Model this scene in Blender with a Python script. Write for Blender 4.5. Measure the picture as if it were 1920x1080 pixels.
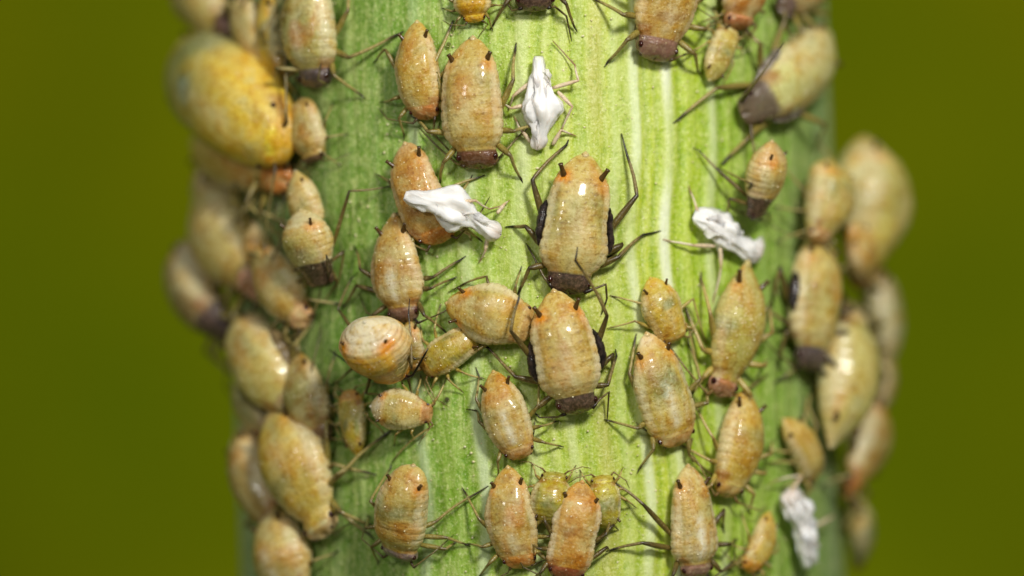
import bpy, math, random
import numpy as np
from mathutils import Vector, Matrix

# ------------------------------------------------------------------ camera, light, exposure
# scale of the scene: 1 unit = 1 millimetre
for o in list(bpy.data.objects):
    bpy.data.objects.remove(o)
scene = bpy.context.scene
C = scene.collection
scene.unit_settings.system = 'METRIC'
scene.unit_settings.scale_length = 0.001

R = 6.22          # stem radius
DIST = 60.0       # lens to the front of the stem
ROLL = 0.030      # the camera is turned a little, so the stem leans
CAM = np.array([-0.44, -(R + DIST), 0.0])
FWD = np.array([0.0, 1.0, 0.0])
RIGHT = np.array([math.cos(ROLL), 0.0, -math.sin(ROLL)])
UP = np.array([math.sin(ROLL), 0.0, math.cos(ROLL)])

cam_d = bpy.data.cameras.new('camera')
cam = bpy.data.objects.new('camera', cam_d)
C.objects.link(cam)
m = Matrix(((RIGHT[0], UP[0], -FWD[0], CAM[0]), (RIGHT[1], UP[1], -FWD[1], CAM[1]),
            (RIGHT[2], UP[2], -FWD[2], CAM[2]), (0, 0, 0, 1)))
cam.matrix_world = m
cam_d.sensor_width = 36.0
cam_d.lens = 36.0 * DIST / 19.2
cam_d.clip_start = 0.5
cam_d.clip_end = 3000
cam_d.dof.use_dof = True
cam_d.dof.focus_distance = DIST - 0.28
cam_d.dof.aperture_fstop = cam_d.lens * 0.001 / 3.6     # a 3.6 mm wide pupil
scene.camera = cam

world = bpy.data.worlds.new('World')
scene.world = world
world.use_nodes = True
wn = world.node_tree
wn.nodes.clear()
w_out = wn.nodes.new('ShaderNodeOutputWorld')
w_bg = wn.nodes.new('ShaderNodeBackground')
w_tc = wn.nodes.new('ShaderNodeTexCoord')
w_sep = wn.nodes.new('ShaderNodeSeparateXYZ')
w_ramp = wn.nodes.new('ShaderNodeValToRGB')
w_map = wn.nodes.new('ShaderNodeMapRange')
w_map.inputs['From Min'].default_value = -1
w_map.inputs['From Max'].default_value = 1
wn.links.new(w_tc.outputs['Generated'], w_sep.inputs[0])
wn.links.new(w_sep.outputs['Z'], w_map.inputs['Value'])
wn.links.new(w_map.outputs[0], w_ramp.inputs[0])
wn.links.new(w_ramp.outputs[0], w_bg.inputs[0])
wn.links.new(w_bg.outputs[0], w_out.inputs[0])
e = w_ramp.color_ramp.elements
e[0].position = 0.0; e[0].color = (0.10, 0.13, 0.05, 1)
e[1].position = 1.0; e[1].color = (0.72, 0.78, 0.86, 1)
q = w_ramp.color_ramp.elements.new(0.5); q.color = (0.26, 0.28, 0.20, 1)
w_bg.inputs[1].default_value = 0.43


def area_lamp(name, loc, target, size, power, col):
    d = bpy.data.lights.new(name, 'AREA')
    d.shape = 'DISK'
    d.size = size
    d.energy = power
    d.color = col
    o = bpy.data.objects.new(name, d)
    C.objects.link(o)
    o.location = loc
    o.rotation_euler = (Vector(target) - Vector(loc)).to_track_quat('-Z', 'Y').to_euler()
    return o


# twin diffused macro flash either side of the lens, the right one stronger and higher
area_lamp('flash_lamp', (18, -50, 28), (0, -5, 0), 9, 28000, (1.0, 0.97, 0.92))
area_lamp('flash_lamp', (-20, -54, 16), (0, -5, 0), 7, 6000, (1.0, 0.97, 0.93))

scene.view_settings.view_transform = 'Standard'
scene.view_settings.look = 'None'
scene.view_settings.exposure = 0.0
scene.view_settings.gamma = 1.0
scene.view_settings.use_curve_mapping = False
scene.render.engine = 'CYCLES'
scene.cycles.use_denoising = True
scene.cycles.max_bounces = 6
scene.cycles.caustics_reflective = False
scene.cycles.caustics_refractive = False

# ------------------------------------------------------------------ helpers
def lin(c):
    c = np.asarray(c, float) / 255.0
    return np.where(c <= 0.04045, c / 12.92, ((c + 0.055) / 1.055) ** 2.4)


def unit(v):
    v = np.asarray(v, float)
    return v / (np.linalg.norm(v) + 1e-12)


def hit(px, py, h=0.0):
    """Point of the photograph (1920 x 1080) -> place at height h above the stem surface."""
    d = FWD * DIST + RIGHT * (px - 960) / 100.0 + UP * (540 - py) / 100.0
    r = R + h
    a = d[0] ** 2 + d[1] ** 2
    b = 2 * (CAM[0] * d[0] + CAM[1] * d[1])
    c = CAM[0] ** 2 + CAM[1] ** 2 - r * r
    disc = b * b - 4 * a * c
    s = (-b - math.sqrt(disc)) / (2 * a) if disc > 0 else -b / (2 * a)
    return CAM + d * s


def theta_of(px):
    p = hit(px, 540, 0)
    return math.atan2(p[0], -p[1])


def on_stem(p, h, floor=False):
    p = np.array(p, float)
    r = math.hypot(p[0], p[1])
    if floor and r >= R + h:
        return p
    p[:2] *= (R + h) / r
    return p


def mesh_obj(name, verts, faces, mat, parent=None, col=None, smooth=True):
    me = bpy.data.meshes.new(name)
    me.from_pydata([tuple(v) for v in verts], [], faces)
    if col is not None:
        at = me.color_attributes.new('Col', 'FLOAT_COLOR', 'POINT')
        rgba = np.ones((len(verts), 4), np.float32)
        rgba[:, :3] = col
        at.data.foreach_set('color', rgba.ravel())
    if smooth:
        me.polygons.foreach_set('use_smooth', [True] * len(me.polygons))
    me.materials.append(mat)
    me.update()
    o = bpy.data.objects.new(name, me)
    C.objects.link(o)
    if parent is not None:
        o.parent = parent
    return o


def node_mat(name):
    mt = bpy.data.materials.new(name)
    mt.use_nodes = True
    nt = mt.node_tree
    b = nt.nodes['Principled BSDF']
    return mt, nt, b


def N(nt, kind, **kw):
    n = nt.nodes.new(kind)
    for k, v in kw.items():
        if k in n.inputs:
            n.inputs[k].default_value = v
        else:
            setattr(n, k, v)
    return n


def mixrgb(nt, fac, a, b, mode='MIX'):
    n = nt.nodes.new('ShaderNodeMix')
    n.data_type = 'RGBA'
    n.blend_type = mode
    for sock, val in ((n.inputs[0], fac), (n.inputs[6], a), (n.inputs[7], b)):
        if hasattr(val, 'is_output'):
            nt.links.new(val, sock)
        elif isinstance(val, (int, float)):
            sock.default_value = val
        else:
            sock.default_value = tuple(val) + (1,)
    return n.outputs[2]


def ramp(nt, src, lo, hi, a=0.0, b=1.0):
    n = nt.nodes.new('ShaderNodeMapRange')
    n.inputs['From Min'].default_value = lo
    n.inputs['From Max'].default_value = hi
    n.inputs['To Min'].default_value = a
    n.inputs['To Max'].default_value = b
    nt.links.new(src, n.inputs['Value'])
    return n.outputs[0]


def obj_coords(nt, rnd=True, scale=(1, 1, 1)):
    tc = N(nt, 'ShaderNodeTexCoord')
    mp = N(nt, 'ShaderNodeMapping')
    mp.inputs['Scale'].default_value = scale
    nt.links.new(tc.outputs['Object'], mp.inputs[0])
    if rnd:
        oi = N(nt, 'ShaderNodeObjectInfo')
        mul = N(nt, 'ShaderNodeMath', operation='MULTIPLY')
        mul.inputs[1].default_value = 57.0
        nt.links.new(oi.outputs['Random'], mul.inputs[0])
        cb = N(nt, 'ShaderNodeCombineXYZ')
        for i in range(3):
            nt.links.new(mul.outputs[0], cb.inputs[i])
        nt.links.new(cb.outputs[0], mp.inputs['Location'])
    return mp.outputs[0]


def noise(nt, vec, scale, detail=3, rough=0.55):
    n = N(nt, 'ShaderNodeTexNoise', Scale=scale, Detail=detail, Roughness=rough)
    nt.links.new(vec, n.inputs['Vector'])
    return n.outputs['Fac']


def bump(nt, b, src, strength, dist, prev=None):
    n = N(nt, 'ShaderNodeBump', Strength=strength, Distance=dist)
    nt.links.new(src, n.inputs['Height'])
    if prev is not None:
        nt.links.new(prev, n.inputs['Normal'])
    nt.links.new(n.outputs[0], b.inputs['Normal'])
    return n.outputs[0]


# ------------------------------------------------------------------ materials
def make_skin():
    mt, nt, b = node_mat('aphid_skin')
    at = N(nt, 'ShaderNodeAttribute', attribute_name='Col')
    v = obj_coords(nt)
    vw = obj_coords(nt, True, (5.0, 1.0, 1.0))
    n1 = noise(nt, v, 3.2, 4, 0.6)
    n2 = noise(nt, v, 16.0, 4, 0.72)
    n3 = noise(nt, v, 8.0, 4, 0.6)
    nw = noise(nt, vw, 4.5, 4, 0.6)
    c = mixrgb(nt, ramp(nt, n1, 0.50, 0.64, 0, 0.85), at.outputs['Color'], (0.88, 0.70, 0.32), 'MULTIPLY')
    c = mixrgb(nt, ramp(nt, n1, 0.46, 0.32, 0, 0.45), c, lin((206, 198, 134)))
    c = mixrgb(nt, ramp(nt, n3, 0.54, 0.68, 0, 0.65), c, (0.76, 0.60, 0.30), 'MULTIPLY')
    c = mixrgb(nt, ramp(nt, n3, 0.45, 0.30, 0, 0.30), c, lin((226, 214, 166)))
    c = mixrgb(nt, ramp(nt, nw, 0.42, 0.26, 0, 0.18), c, lin((232, 220, 172)))
    c = mixrgb(nt, ramp(nt, n2, 0.56, 0.68, 0, 0.62), c, (0.52, 0.38, 0.18), 'MULTIPLY')
    c = mixrgb(nt, ramp(nt, n2, 0.42, 0.28, 0, 0.46), c, lin((244, 230, 178)))
    # keep the dark heads dark: mix by the brightness of the painted cuticle colour
    bw = N(nt, 'ShaderNodeRGBToBW')
    nt.links.new(at.outputs['Color'], bw.inputs[0])
    c = mixrgb(nt, ramp(nt, bw.outputs[0], 0.06, 0.22), mixrgb(nt, ramp(nt, n2, 0.42, 0.66, 0, 0.55), at.outputs['Color'], lin((142, 112, 90))), c)
    nt.links.new(c, b.inputs['Base Color'])
    nt.links.new(ramp(nt, bw.outputs[0], 0.04, 0.2, 0.2, 0.42), b.inputs['Roughness'])
    b.inputs['IOR'].default_value = 1.45
    b.inputs['Subsurface Weight'].default_value = 0.5
    b.inputs['Subsurface Radius'].default_value = (1.0, 1.0, 0.7)
    b.inputs['Subsurface Scale'].default_value = 0.20
    vo = N(nt, 'ShaderNodeTexVoronoi', Scale=17.0)
    nt.links.new(v, vo.inputs['Vector'])
    b.inputs['Coat Weight'].default_value = 0.28
    b.inputs['Coat Roughness'].default_value = 0.10
    p = bump(nt, b, n1, 0.30, 0.12)
    p = bump(nt, b, nw, 0.22, 0.05, p)
    p = bump(nt, b, vo.outputs['Distance'], 0.20, 0.03, p)
    bump(nt, b, n2, 0.24, 0.03, p)
    return mt


def make_limb():
    mt, nt, b = node_mat('limb')
    at = N(nt, 'ShaderNodeAttribute', attribute_name='Col')
    v = obj_coords(nt)
    n2 = noise(nt, v, 22.0, 3, 0.6)
    c = mixrgb(nt, ramp(nt, n2, 0.5, 0.72, 0, 0.5), at.outputs['Color'], lin((90, 66, 30)))
    c = mixrgb(nt, ramp(nt, n2, 0.46, 0.3, 0, 0.35), c, lin((225, 205, 150)), 'MIX')
    bw = N(nt, 'ShaderNodeRGBToBW')
    nt.links.new(at.outputs['Color'], bw.inputs[0])
    c = mixrgb(nt, ramp(nt, bw.outputs[0], 0.03, 0.12), at.outputs['Color'], c)
    nt.links.new(c, b.inputs['Base Color'])
    b.inputs['Roughness'].default_value = 0.3
    b.inputs['Subsurface Weight'].default_value = 0.25
    b.inputs['Subsurface Radius'].default_value = (1.0, 0.7, 0.3)
    b.inputs['Subsurface Scale'].default_value = 0.08
    bump(nt, b, n2, 0.5, 0.02)
    return mt


def make_dark():
    mt, nt, b = node_mat('dark_cuticle')
    v = obj_coords(nt)
    n2 = noise(nt, v, 9.0, 4, 0.6)
    c = mixrgb(nt, ramp(nt, n2, 0.4, 0.7), lin((26, 20, 20)), lin((66, 52, 44)))
    nt.links.new(c, b.inputs['Base Color'])
    b.inputs['Roughness'].default_value = 0.22
    bump(nt, b, n2, 0.35, 0.03)
    return mt


def make_grey_pad():
    mt, nt, b = node_mat('grey_cuticle')
    v = obj_coords(nt)
    n2 = noise(nt, v, 7.0, 4, 0.6)
    c = mixrgb(nt, ramp(nt, n2, 0.35, 0.7), lin((96, 84, 72)), lin((170, 160, 148)))
    nt.links.new(c, b.inputs['Base Color'])
    b.inputs['Roughness'].default_value = 0.3
    bump(nt, b, n2, 0.35, 0.03)
    return mt


def make_brown_pad():
    mt, nt, b = node_mat('brown_cuticle')
    v = obj_coords(nt)
    n2 = noise(nt, v, 7.0, 4, 0.6)
    c = mixrgb(nt, ramp(nt, n2, 0.35, 0.7), lin((92, 74, 42)), lin((140, 120, 80)))
    nt.links.new(c, b.inputs['Base Color'])
    b.inputs['Roughness'].default_value = 0.3
    bump(nt, b, n2, 0.35, 0.03)
    return mt


def make_eye():
    mt, nt, b = node_mat('eye')
    v = obj_coords(nt)
    vo = N(nt, 'ShaderNodeTexVoronoi', Scale=60.0)
    nt.links.new(v, vo.inputs['Vector'])
    c = mixrgb(nt, vo.outputs['Distance'], lin((22, 8, 8)), lin((70, 22, 16)))
    nt.links.new(c, b.inputs['Base Color'])
    b.inputs['Roughness'].default_value = 0.15
    bump(nt, b, vo.outputs['Distance'], 0.3, 0.01)
    return mt


def make_cornicle():
    mt, nt, b = node_mat('cornicle')
    v = obj_coords(nt)
    n = noise(nt, v, 20.0)
    c = mixrgb(nt, n, lin((40, 28, 14)), lin((104, 74, 30)))
    nt.links.new(c, b.inputs['Base Color'])
    b.inputs['Roughness'].default_value = 0.22
    bump(nt, b, n, 0.3, 0.01)
    return mt


def make_husk():
    mt, nt, b = node_mat('shed_skin')
    at = N(nt, 'ShaderNodeAttribute', attribute_name='Col')
    v = obj_coords(nt, True, (0.7, 4.0, 4.0))
    n1 = noise(nt, v, 4.0, 5, 0.65)
    n2 = noise(nt, v, 16.0, 4, 0.6)
    c = mixrgb(nt, ramp(nt, n1, 0.56, 0.75, 0, 0.35), at.outputs['Color'], lin((206, 164, 140)))
    nt.links.new(c, b.inputs['Base Color'])
    b.inputs['Roughness'].default_value = 0.42
    b.inputs['Subsurface Weight'].default_value = 0.7
    b.inputs['Subsurface Radius'].default_value = (1.0, 0.92, 0.85)
    b.inputs['Subsurface Scale'].default_value = 0.22
    p = bump(nt, b, n1, 0.5, 0.022)
    bump(nt, b, n2, 0.4, 0.004, p)
    return mt


def make_stem_mat():
    mt, nt, b = node_mat('stem_skin')
    at = N(nt, 'ShaderNodeAttribute', attribute_name='Col')
    v = obj_coords(nt, False)
    vs = obj_coords(nt, False, (1, 1, 0.22))
    big = noise(nt, vs, 1.3, 4, 0.6)
    mid = noise(nt, v, 3.4, 4, 0.6)
    fine = noise(nt, v, 10.0, 4, 0.7)
    grain = noise(nt, v, 24.0, 3, 0.7)
    vf = obj_coords(nt, False, (1, 1, 0.05))
    fib = noise(nt, vf, 7.0, 4, 0.6)
    vt = obj_coords(nt, False, (1, 1, 0.16))
    cell = noise(nt, vt, 26.0, 3, 0.6)
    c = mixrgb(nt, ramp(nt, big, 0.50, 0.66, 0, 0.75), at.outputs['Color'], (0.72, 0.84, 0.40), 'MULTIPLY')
    c = mixrgb(nt, ramp(nt, fib, 0.52, 0.68, 0, 0.40), c, lin((212, 222, 144)))
    c = mixrgb(nt, ramp(nt, fib, 0.48, 0.34, 0, 0.75), c, (0.80, 0.88, 0.36), 'MULTIPLY')
    c = mixrgb(nt, ramp(nt, mid, 0.53, 0.70, 0, 0.40), c, lin((206, 216, 136)))
    c = mixrgb(nt, ramp(nt, mid, 0.47, 0.32, 0, 0.80), c, (0.70, 0.82, 0.40), 'MULTIPLY')
    c = mixrgb(nt, ramp(nt, cell, 0.54, 0.70, 0, 0.45), c, lin((222, 228, 150)))
    c = mixrgb(nt, ramp(nt, fine, 0.53, 0.70, 0, 0.42), c, lin((220, 226, 146)))
    c = mixrgb(nt, ramp(nt, fine, 0.47, 0.32, 0, 0.80), c, (0.66, 0.76, 0.32), 'MULTIPLY')
    c = mixrgb(nt, ramp(nt, grain, 0.55, 0.70, 0, 0.62), c, lin((244, 244, 190)))
    c = mixrgb(nt, ramp(nt, grain, 0.46, 0.30, 0, 0.85), c, (0.62, 0.70, 0.28), 'MULTIPLY')
    c = mixrgb(nt, ramp(nt, at.outputs['Alpha'], 0.15, 0.9, 0, 0.80), c, at.outputs['Color'])
    nt.links.new(c, b.inputs['Base Color'])
    b.inputs['Roughness'].default_value = 0.32
    b.inputs['Subsurface Weight'].default_value = 0.15
    b.inputs['Subsurface Radius'].default_value = (1.0, 1.0, 0.3)
    b.inputs['Subsurface Scale'].default_value = 0.2
    b.inputs['Sheen Weight'].default_value = 0.06
    b.inputs['Sheen Roughness'].default_value = 0.5
    b.inputs['Sheen Tint'].default_value = (0.75, 0.85, 0.85, 1)
    p = bump(nt, b, mid, 0.22, 0.12)
    p = bump(nt, b, fib, 0.35, 0.08, p)
    p = bump(nt, b, cell, 0.35, 0.03, p)
    p = bump(nt, b, fine, 0.30, 0.05, p)
    bump(nt, b, grain, 0.40, 0.03, p)
    return mt


def make_speck():  # bright cream for specks and grains, coloured to pass for sparkle
    mt, nt, b = node_mat('wax_glint')
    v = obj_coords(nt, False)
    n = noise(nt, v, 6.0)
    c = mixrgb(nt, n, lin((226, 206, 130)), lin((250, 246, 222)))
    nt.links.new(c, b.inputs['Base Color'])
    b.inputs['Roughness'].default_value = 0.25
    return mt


def make_background():
    mt, nt, b = node_mat('far_foliage')
    v = obj_coords(nt, False)
    n = noise(nt, v, 0.020, 3, 0.5)
    n2 = noise(nt, v, 0.05, 3, 0.6)
    c = mixrgb(nt, ramp(nt, n, 0.38, 0.62), lin((172, 194, 10)), lin((204, 202, 2)))
    c = mixrgb(nt, ramp(nt, n2, 0.45, 0.65, 0, 0.55), c, lin((154, 176, 10)))
    nt.links.new(c, b.inputs['Base Color'])
    b.inputs['Roughness'].default_value = 0.9
    b.inputs['Specular IOR Level'].default_value = 0.1
    return mt


SKIN = make_skin(); LIMB = make_limb(); DARK = make_dark(); GREYPAD = make_grey_pad(); BROWNPAD = make_brown_pad(); EYE = make_eye()
CORN = make_cornicle(); HUSK = make_husk(); STEM = make_stem_mat(); WAX_GLINT = make_speck(); BACK = make_background()

# ------------------------------------------------------------------ setting: far foliage behind the stem
def build_background():
    nx, nz = 90, 60
    xs = np.linspace(-420, 420, nx); zs = np.linspace(-260, 300, nz)
    X, Z = np.meshgrid(xs, zs)
    # a bank of vegetation: leans away towards the top, overhangs a little below, lumpy
    Y = 170 + 0.0011 * (Z + 60) ** 2 * np.sign(Z + 60) - 0.0004 * X ** 2 \
        + 5 * np.sin(X * 0.05 + 1.0) * np.cos(Z * 0.043) + 2.5 * np.sin(X * 0.13 + Z * 0.11)
    v = np.stack([X, Y, Z], -1).reshape(-1, 3)
    f = [(j * nx + i, j * nx + i + 1, (j + 1) * nx + i + 1, (j + 1) * nx + i) for j in range(nz - 1) for i in range(nx - 1)]
    o = mesh_obj('background_foliage', v, f, BACK)
    o['kind'] = 'structure'
    o['label'] = 'smooth olive green bank of foliage far behind the stem, out of focus'


build_background()

# ------------------------------------------------------------------ the stem
def build_stem():
    rng = np.random.default_rng(4)
    th_front = np.linspace(-1.75, 1.75, 620)
    th_back = np.linspace(1.75, 2 * math.pi - 1.75, 60)[1:-1]
    th = np.concatenate([th_front, th_back])
    z = np.concatenate([np.linspace(-45, -7.2, 20)[:-1], np.linspace(-7.2, 7.2, 230), np.linspace(7.2, 45, 20)[1:]])
    T, Z = np.meshgrid(th, z)
    n = T.shape
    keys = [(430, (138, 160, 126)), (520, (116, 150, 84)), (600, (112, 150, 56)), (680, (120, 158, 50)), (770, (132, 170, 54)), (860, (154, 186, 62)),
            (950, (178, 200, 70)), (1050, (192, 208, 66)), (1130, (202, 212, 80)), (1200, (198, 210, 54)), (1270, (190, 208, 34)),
            (1340, (166, 194, 24)), (1430, (138, 174, 36)), (1500, (116, 152, 56)), (1585, (110, 142, 94))]  # stem greens, with some side shading and edge sheen kept in the colour
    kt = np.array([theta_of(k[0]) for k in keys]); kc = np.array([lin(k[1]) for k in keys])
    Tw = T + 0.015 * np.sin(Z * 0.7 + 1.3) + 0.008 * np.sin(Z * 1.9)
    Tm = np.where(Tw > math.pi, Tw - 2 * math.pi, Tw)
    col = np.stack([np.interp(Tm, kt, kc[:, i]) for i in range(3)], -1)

    def zn(seed, f=0.5):
        r = np.random.default_rng(seed); s = np.zeros_like(z)
        for k in range(5):
            s += r.uniform(.3, 1) * np.sin(z * f * (1 + k * 0.8) + r.uniform(0, 6.3))
        return s / 2.2
    relief = np.zeros(n); vein = np.zeros(n)
    stripes = [(560, 7, .30, (172, 196, 150)), (612, 9, .45, (178, 202, 146)), (655, 6, .3, (172, 200, 130)), (705, 8, .40, (182, 206, 136)), (742, 5, .3, (180, 206, 130)),
               (779, 11, .65, (204, 220, 176)), (812, 5, .3, (190, 212, 140)), (838, 7, .40, (196, 214, 146)), (888, 13, .80, (214, 228, 182)), (930, 7, .40, (206, 222, 150)),
               (985, 16, .65, (216, 226, 176)), (1030, 7, .45, (214, 224, 156)), (1062, 11, .60, (216, 226, 168)), (1092, 6, .4, (214, 224, 150)), (1124, 16, .60, (186, 180, 100)),
               (1162, 12, .55, (212, 226, 166)), (1197, 11, .95, (224, 234, 182)), (1228, 5, .3, (214, 224, 120)), (1259, 11, 1.0, (234, 240, 204)), (1300, 6, .35, (206, 220, 120)), (1342, 9, .75, (210, 222, 170)),
               (1372, 5, .3, (180, 208, 110)), (1398, 7, .40, (182, 208, 116)), (1440, 8, .50, (168, 198, 112)), (1468, 6, .3, (160, 190, 110)), (1492, 7, .45, (164, 190, 122)), (1538, 7, .4, (146, 174, 126))]
    rnd = random.Random(8)
    for k in range(34):                                       # the veins all round, where the photograph does not look
        stripes.append((None, 1.75 + (2 * math.pi - 3.5) * k / 34, .4, (170, 198, 120)))
    for i, (px, wd, amt, c) in enumerate(stripes):
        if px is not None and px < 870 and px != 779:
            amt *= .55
        if px is None:
            t0, sg = wd, 0.03
            dT = np.abs(T - t0)
        else:
            t0 = theta_of(px)
            sg = abs(theta_of(px + wd) - t0) * 0.98
            dT = np.abs(Tw - t0)
        prof = np.exp(-(dT / sg) ** 4)
        mod = np.clip(0.80 + 0.42 * zn(40 + i), 0.15, 1.0)[:, None]
        a = (prof * amt * mod * 1.0)[..., None]
        col = col * (1 - a) + lin(c) * a
        if px != 1124:
            vein = np.maximum(vein, a[..., 0])
        relief += 0.045 * np.exp(-(dT / (sg * 1.25)) ** 2) * amt
        edge = np.exp(-((dT - sg * 1.9) / (sg * 0.5)) ** 2) * amt * 0.35
        col = col * (1 - edge[..., None]) + lin((112, 156, 22)) * edge[..., None]
        relief -= 0.020 * np.exp(-((dT - sg * 2.0) / (sg * 0.8)) ** 2) * amt
    fine = sum(rng.uniform(.3, 1) * np.sin(T * f + rng.uniform(0, 6.3) + 0.3 * np.sin(Z * rng.uniform(.2, .8))) for f in (97, 143, 191, 61)) / 2.5
    relief += 0.008 * fine
    relief += 0.02 * np.sin(Z * 0.8 + 2 * T) * np.sin(3 * T + 1)
    relief += rng.normal(0, 0.003, n)
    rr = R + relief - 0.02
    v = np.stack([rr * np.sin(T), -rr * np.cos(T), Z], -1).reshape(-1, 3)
    nt_, nz = len(th), len(z)
    idx = np.arange(nt_ * nz).reshape(nz, nt_)
    a = idx[:-1]; b = idx[1:]
    f = np.stack([a, np.roll(a, -1, 1), np.roll(b, -1, 1), b], -1).reshape(-1, 4)
    me = bpy.data.meshes.new('plant_stem')
    me.vertices.add(len(v)); me.vertices.foreach_set('co', v.astype(np.float32).ravel())
    me.loops.add(f.size); me.loops.foreach_set('vertex_index', f.astype(np.int32).ravel())
    me.polygons.add(len(f))
    me.polygons.foreach_set('loop_start', np.arange(0, f.size, 4, dtype=np.int32))
    me.polygons.foreach_set('use_smooth', np.ones(len(f), bool))
    me.update(calc_edges=True)
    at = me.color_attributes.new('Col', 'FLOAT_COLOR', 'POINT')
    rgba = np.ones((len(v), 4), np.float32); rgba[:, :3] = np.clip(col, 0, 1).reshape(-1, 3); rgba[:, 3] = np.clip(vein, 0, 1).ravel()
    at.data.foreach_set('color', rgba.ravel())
    me.materials.append(STEM)
    o = bpy.data.objects.new('plant_stem', me)
    C.objects.link(o)
    o['label'] = 'thick upright green plant stem with pale lengthwise veins, covered in aphids'
    o['category'] = 'stem'


build_stem()


def build_specks():  # small debris that also stands in for the sparkle of the stem
    rng = random.Random(17)
    vs, fs = [], []
    for k in range(3600):
        t = rng.uniform(-1.35, 1.35); z = rng.uniform(-6.5, 6.5)
        s = rng.choice((0.008, 0.010, 0.012, 0.012, 0.016, 0.024)) * rng.uniform(.7, 1.2)
        c = np.array([R * math.sin(t), -R * math.cos(t), z])
        n = np.array([math.sin(t), -math.cos(t), 0]); e1 = np.array([math.cos(t), math.sin(t), 0]); e2 = np.array([0, 0, 1.0])
        a = rng.uniform(0, 6.3); f1 = e1 * math.cos(a) + e2 * math.sin(a); f2 = -e1 * math.sin(a) + e2 * math.cos(a)
        b = len(vs); st = rng.uniform(.6, 1.6)
        for d in (f1 * st, -f1 * st, f2, -f2, n * 0.9, -n * 1.5):
            vs.append(c + d * s)
        fs += [(b, b + 2, b + 4), (b + 2, b + 1, b + 4), (b + 1, b + 3, b + 4), (b + 3, b, b + 4),
               (b + 2, b, b + 5), (b + 1, b + 2, b + 5), (b + 3, b + 1, b + 5), (b, b + 3, b + 5)]
    o = mesh_obj('wax_glint_specks', vs, fs, WAX_GLINT)
    o['kind'] = 'stuff'
    o['label'] = 'tiny pale waxy specks and modelled sparkles scattered over the stem'
    o['category'] = 'specks'


build_specks()

# ------------------------------------------------------------------ aphids
PROFILES = {
    'std': [(0, .03), (.02, .16), (.06, .30), (.12, .50), (.2, .70), (.3, .87), (.42, .98), (.53, 1.0), (.64, .97), (.73, .88), (.79, .74), (.825, .60), (.85, .57), (.89, .60), (.93, .58), (.965, .47), (.985, .33), (1, .05)],
    'fat':  [(0, .02), (.02, .22), (.06, .44), (.12, .66), (.2, .85), (.32, .98), (.45, 1.0), (.58, .95), (.7, .82), (.8, .66), (.87, .52), (.9, .46), (.93, .46), (.96, .43), (.98, .34), (1, .04)],
    'slim': [(0, .04), (.02, .22), (.06, .38), (.12, .56), (.2, .73), (.32, .88), (.45, .96), (.58, 1.0), (.68, .99), (.75, .92), (.80, .78), (.835, .64), (.86, .60), (.89, .62), (.93, .60), (.965, .50), (.985, .36), (1, .06)],
    'pear': [(0, .03), (.015, .20), (.05, .42), (.11, .66), (.2, .87), (.3, .98), (.4, 1.0), (.52, .94), (.63, .82), (.73, .70), (.8, .62), (.86, .56), (.9, .54), (.94, .50), (.975, .38), (1, .04)],
    'nymph': [(0, .04), (.02, .22), (.06, .38), (.12, .56), (.2, .74), (.32, .90), (.45, .98), (.58, 1.0), (.70, .97), (.79, .89), (.86, .78), (.91, .68), (.95, .57), (.98, .42), (1, .06)],
    'oval': [(0, .05), (.015, .34), (.05, .58), (.1, .74), (.2, .90), (.35, .99), (.5, 1.0), (.65, .97), (.78, .88), (.87, .74), (.92, .62), (.96, .48), (.985, .3), (1, .05)],
    'blunt': [(0, .03), (.015, .26), (.05, .48), (.1, .64), (.18, .80), (.3, .94), (.45, 1.0), (.58, .99), (.69, .94), (.77, .84), (.825, .70), (.85, .66), (.89, .68), (.93, .65), (.965, .55), (.985, .4), (1, .06)],
}
TAU = 2 * math.pi
n_ring, n_seg = 96, 40


PCACHE = {}


def profile(name, t):
    if name in PCACHE:
        return np.interp(t, *PCACHE[name])
    p = PROFILES[name]
    g = np.linspace(0, 1, 401)
    w = np.interp(g, [a for a, _ in p], [b for _, b in p])
    k = np.exp(-np.linspace(-2, 2, 13) ** 2); k /= k.sum()
    ws = np.convolve(np.pad(w, 6, mode='edge'), k, 'valid')
    e = np.minimum(g, 1 - g)
    ws = np.where(e < 0.015, np.minimum(ws, w[0] * 0 + ws), ws)
    ends = np.sqrt(np.clip(e / 0.012, 0, 1))
    PCACHE[name] = (g, ws * ends)
    return np.interp(t, g, ws * ends)


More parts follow.
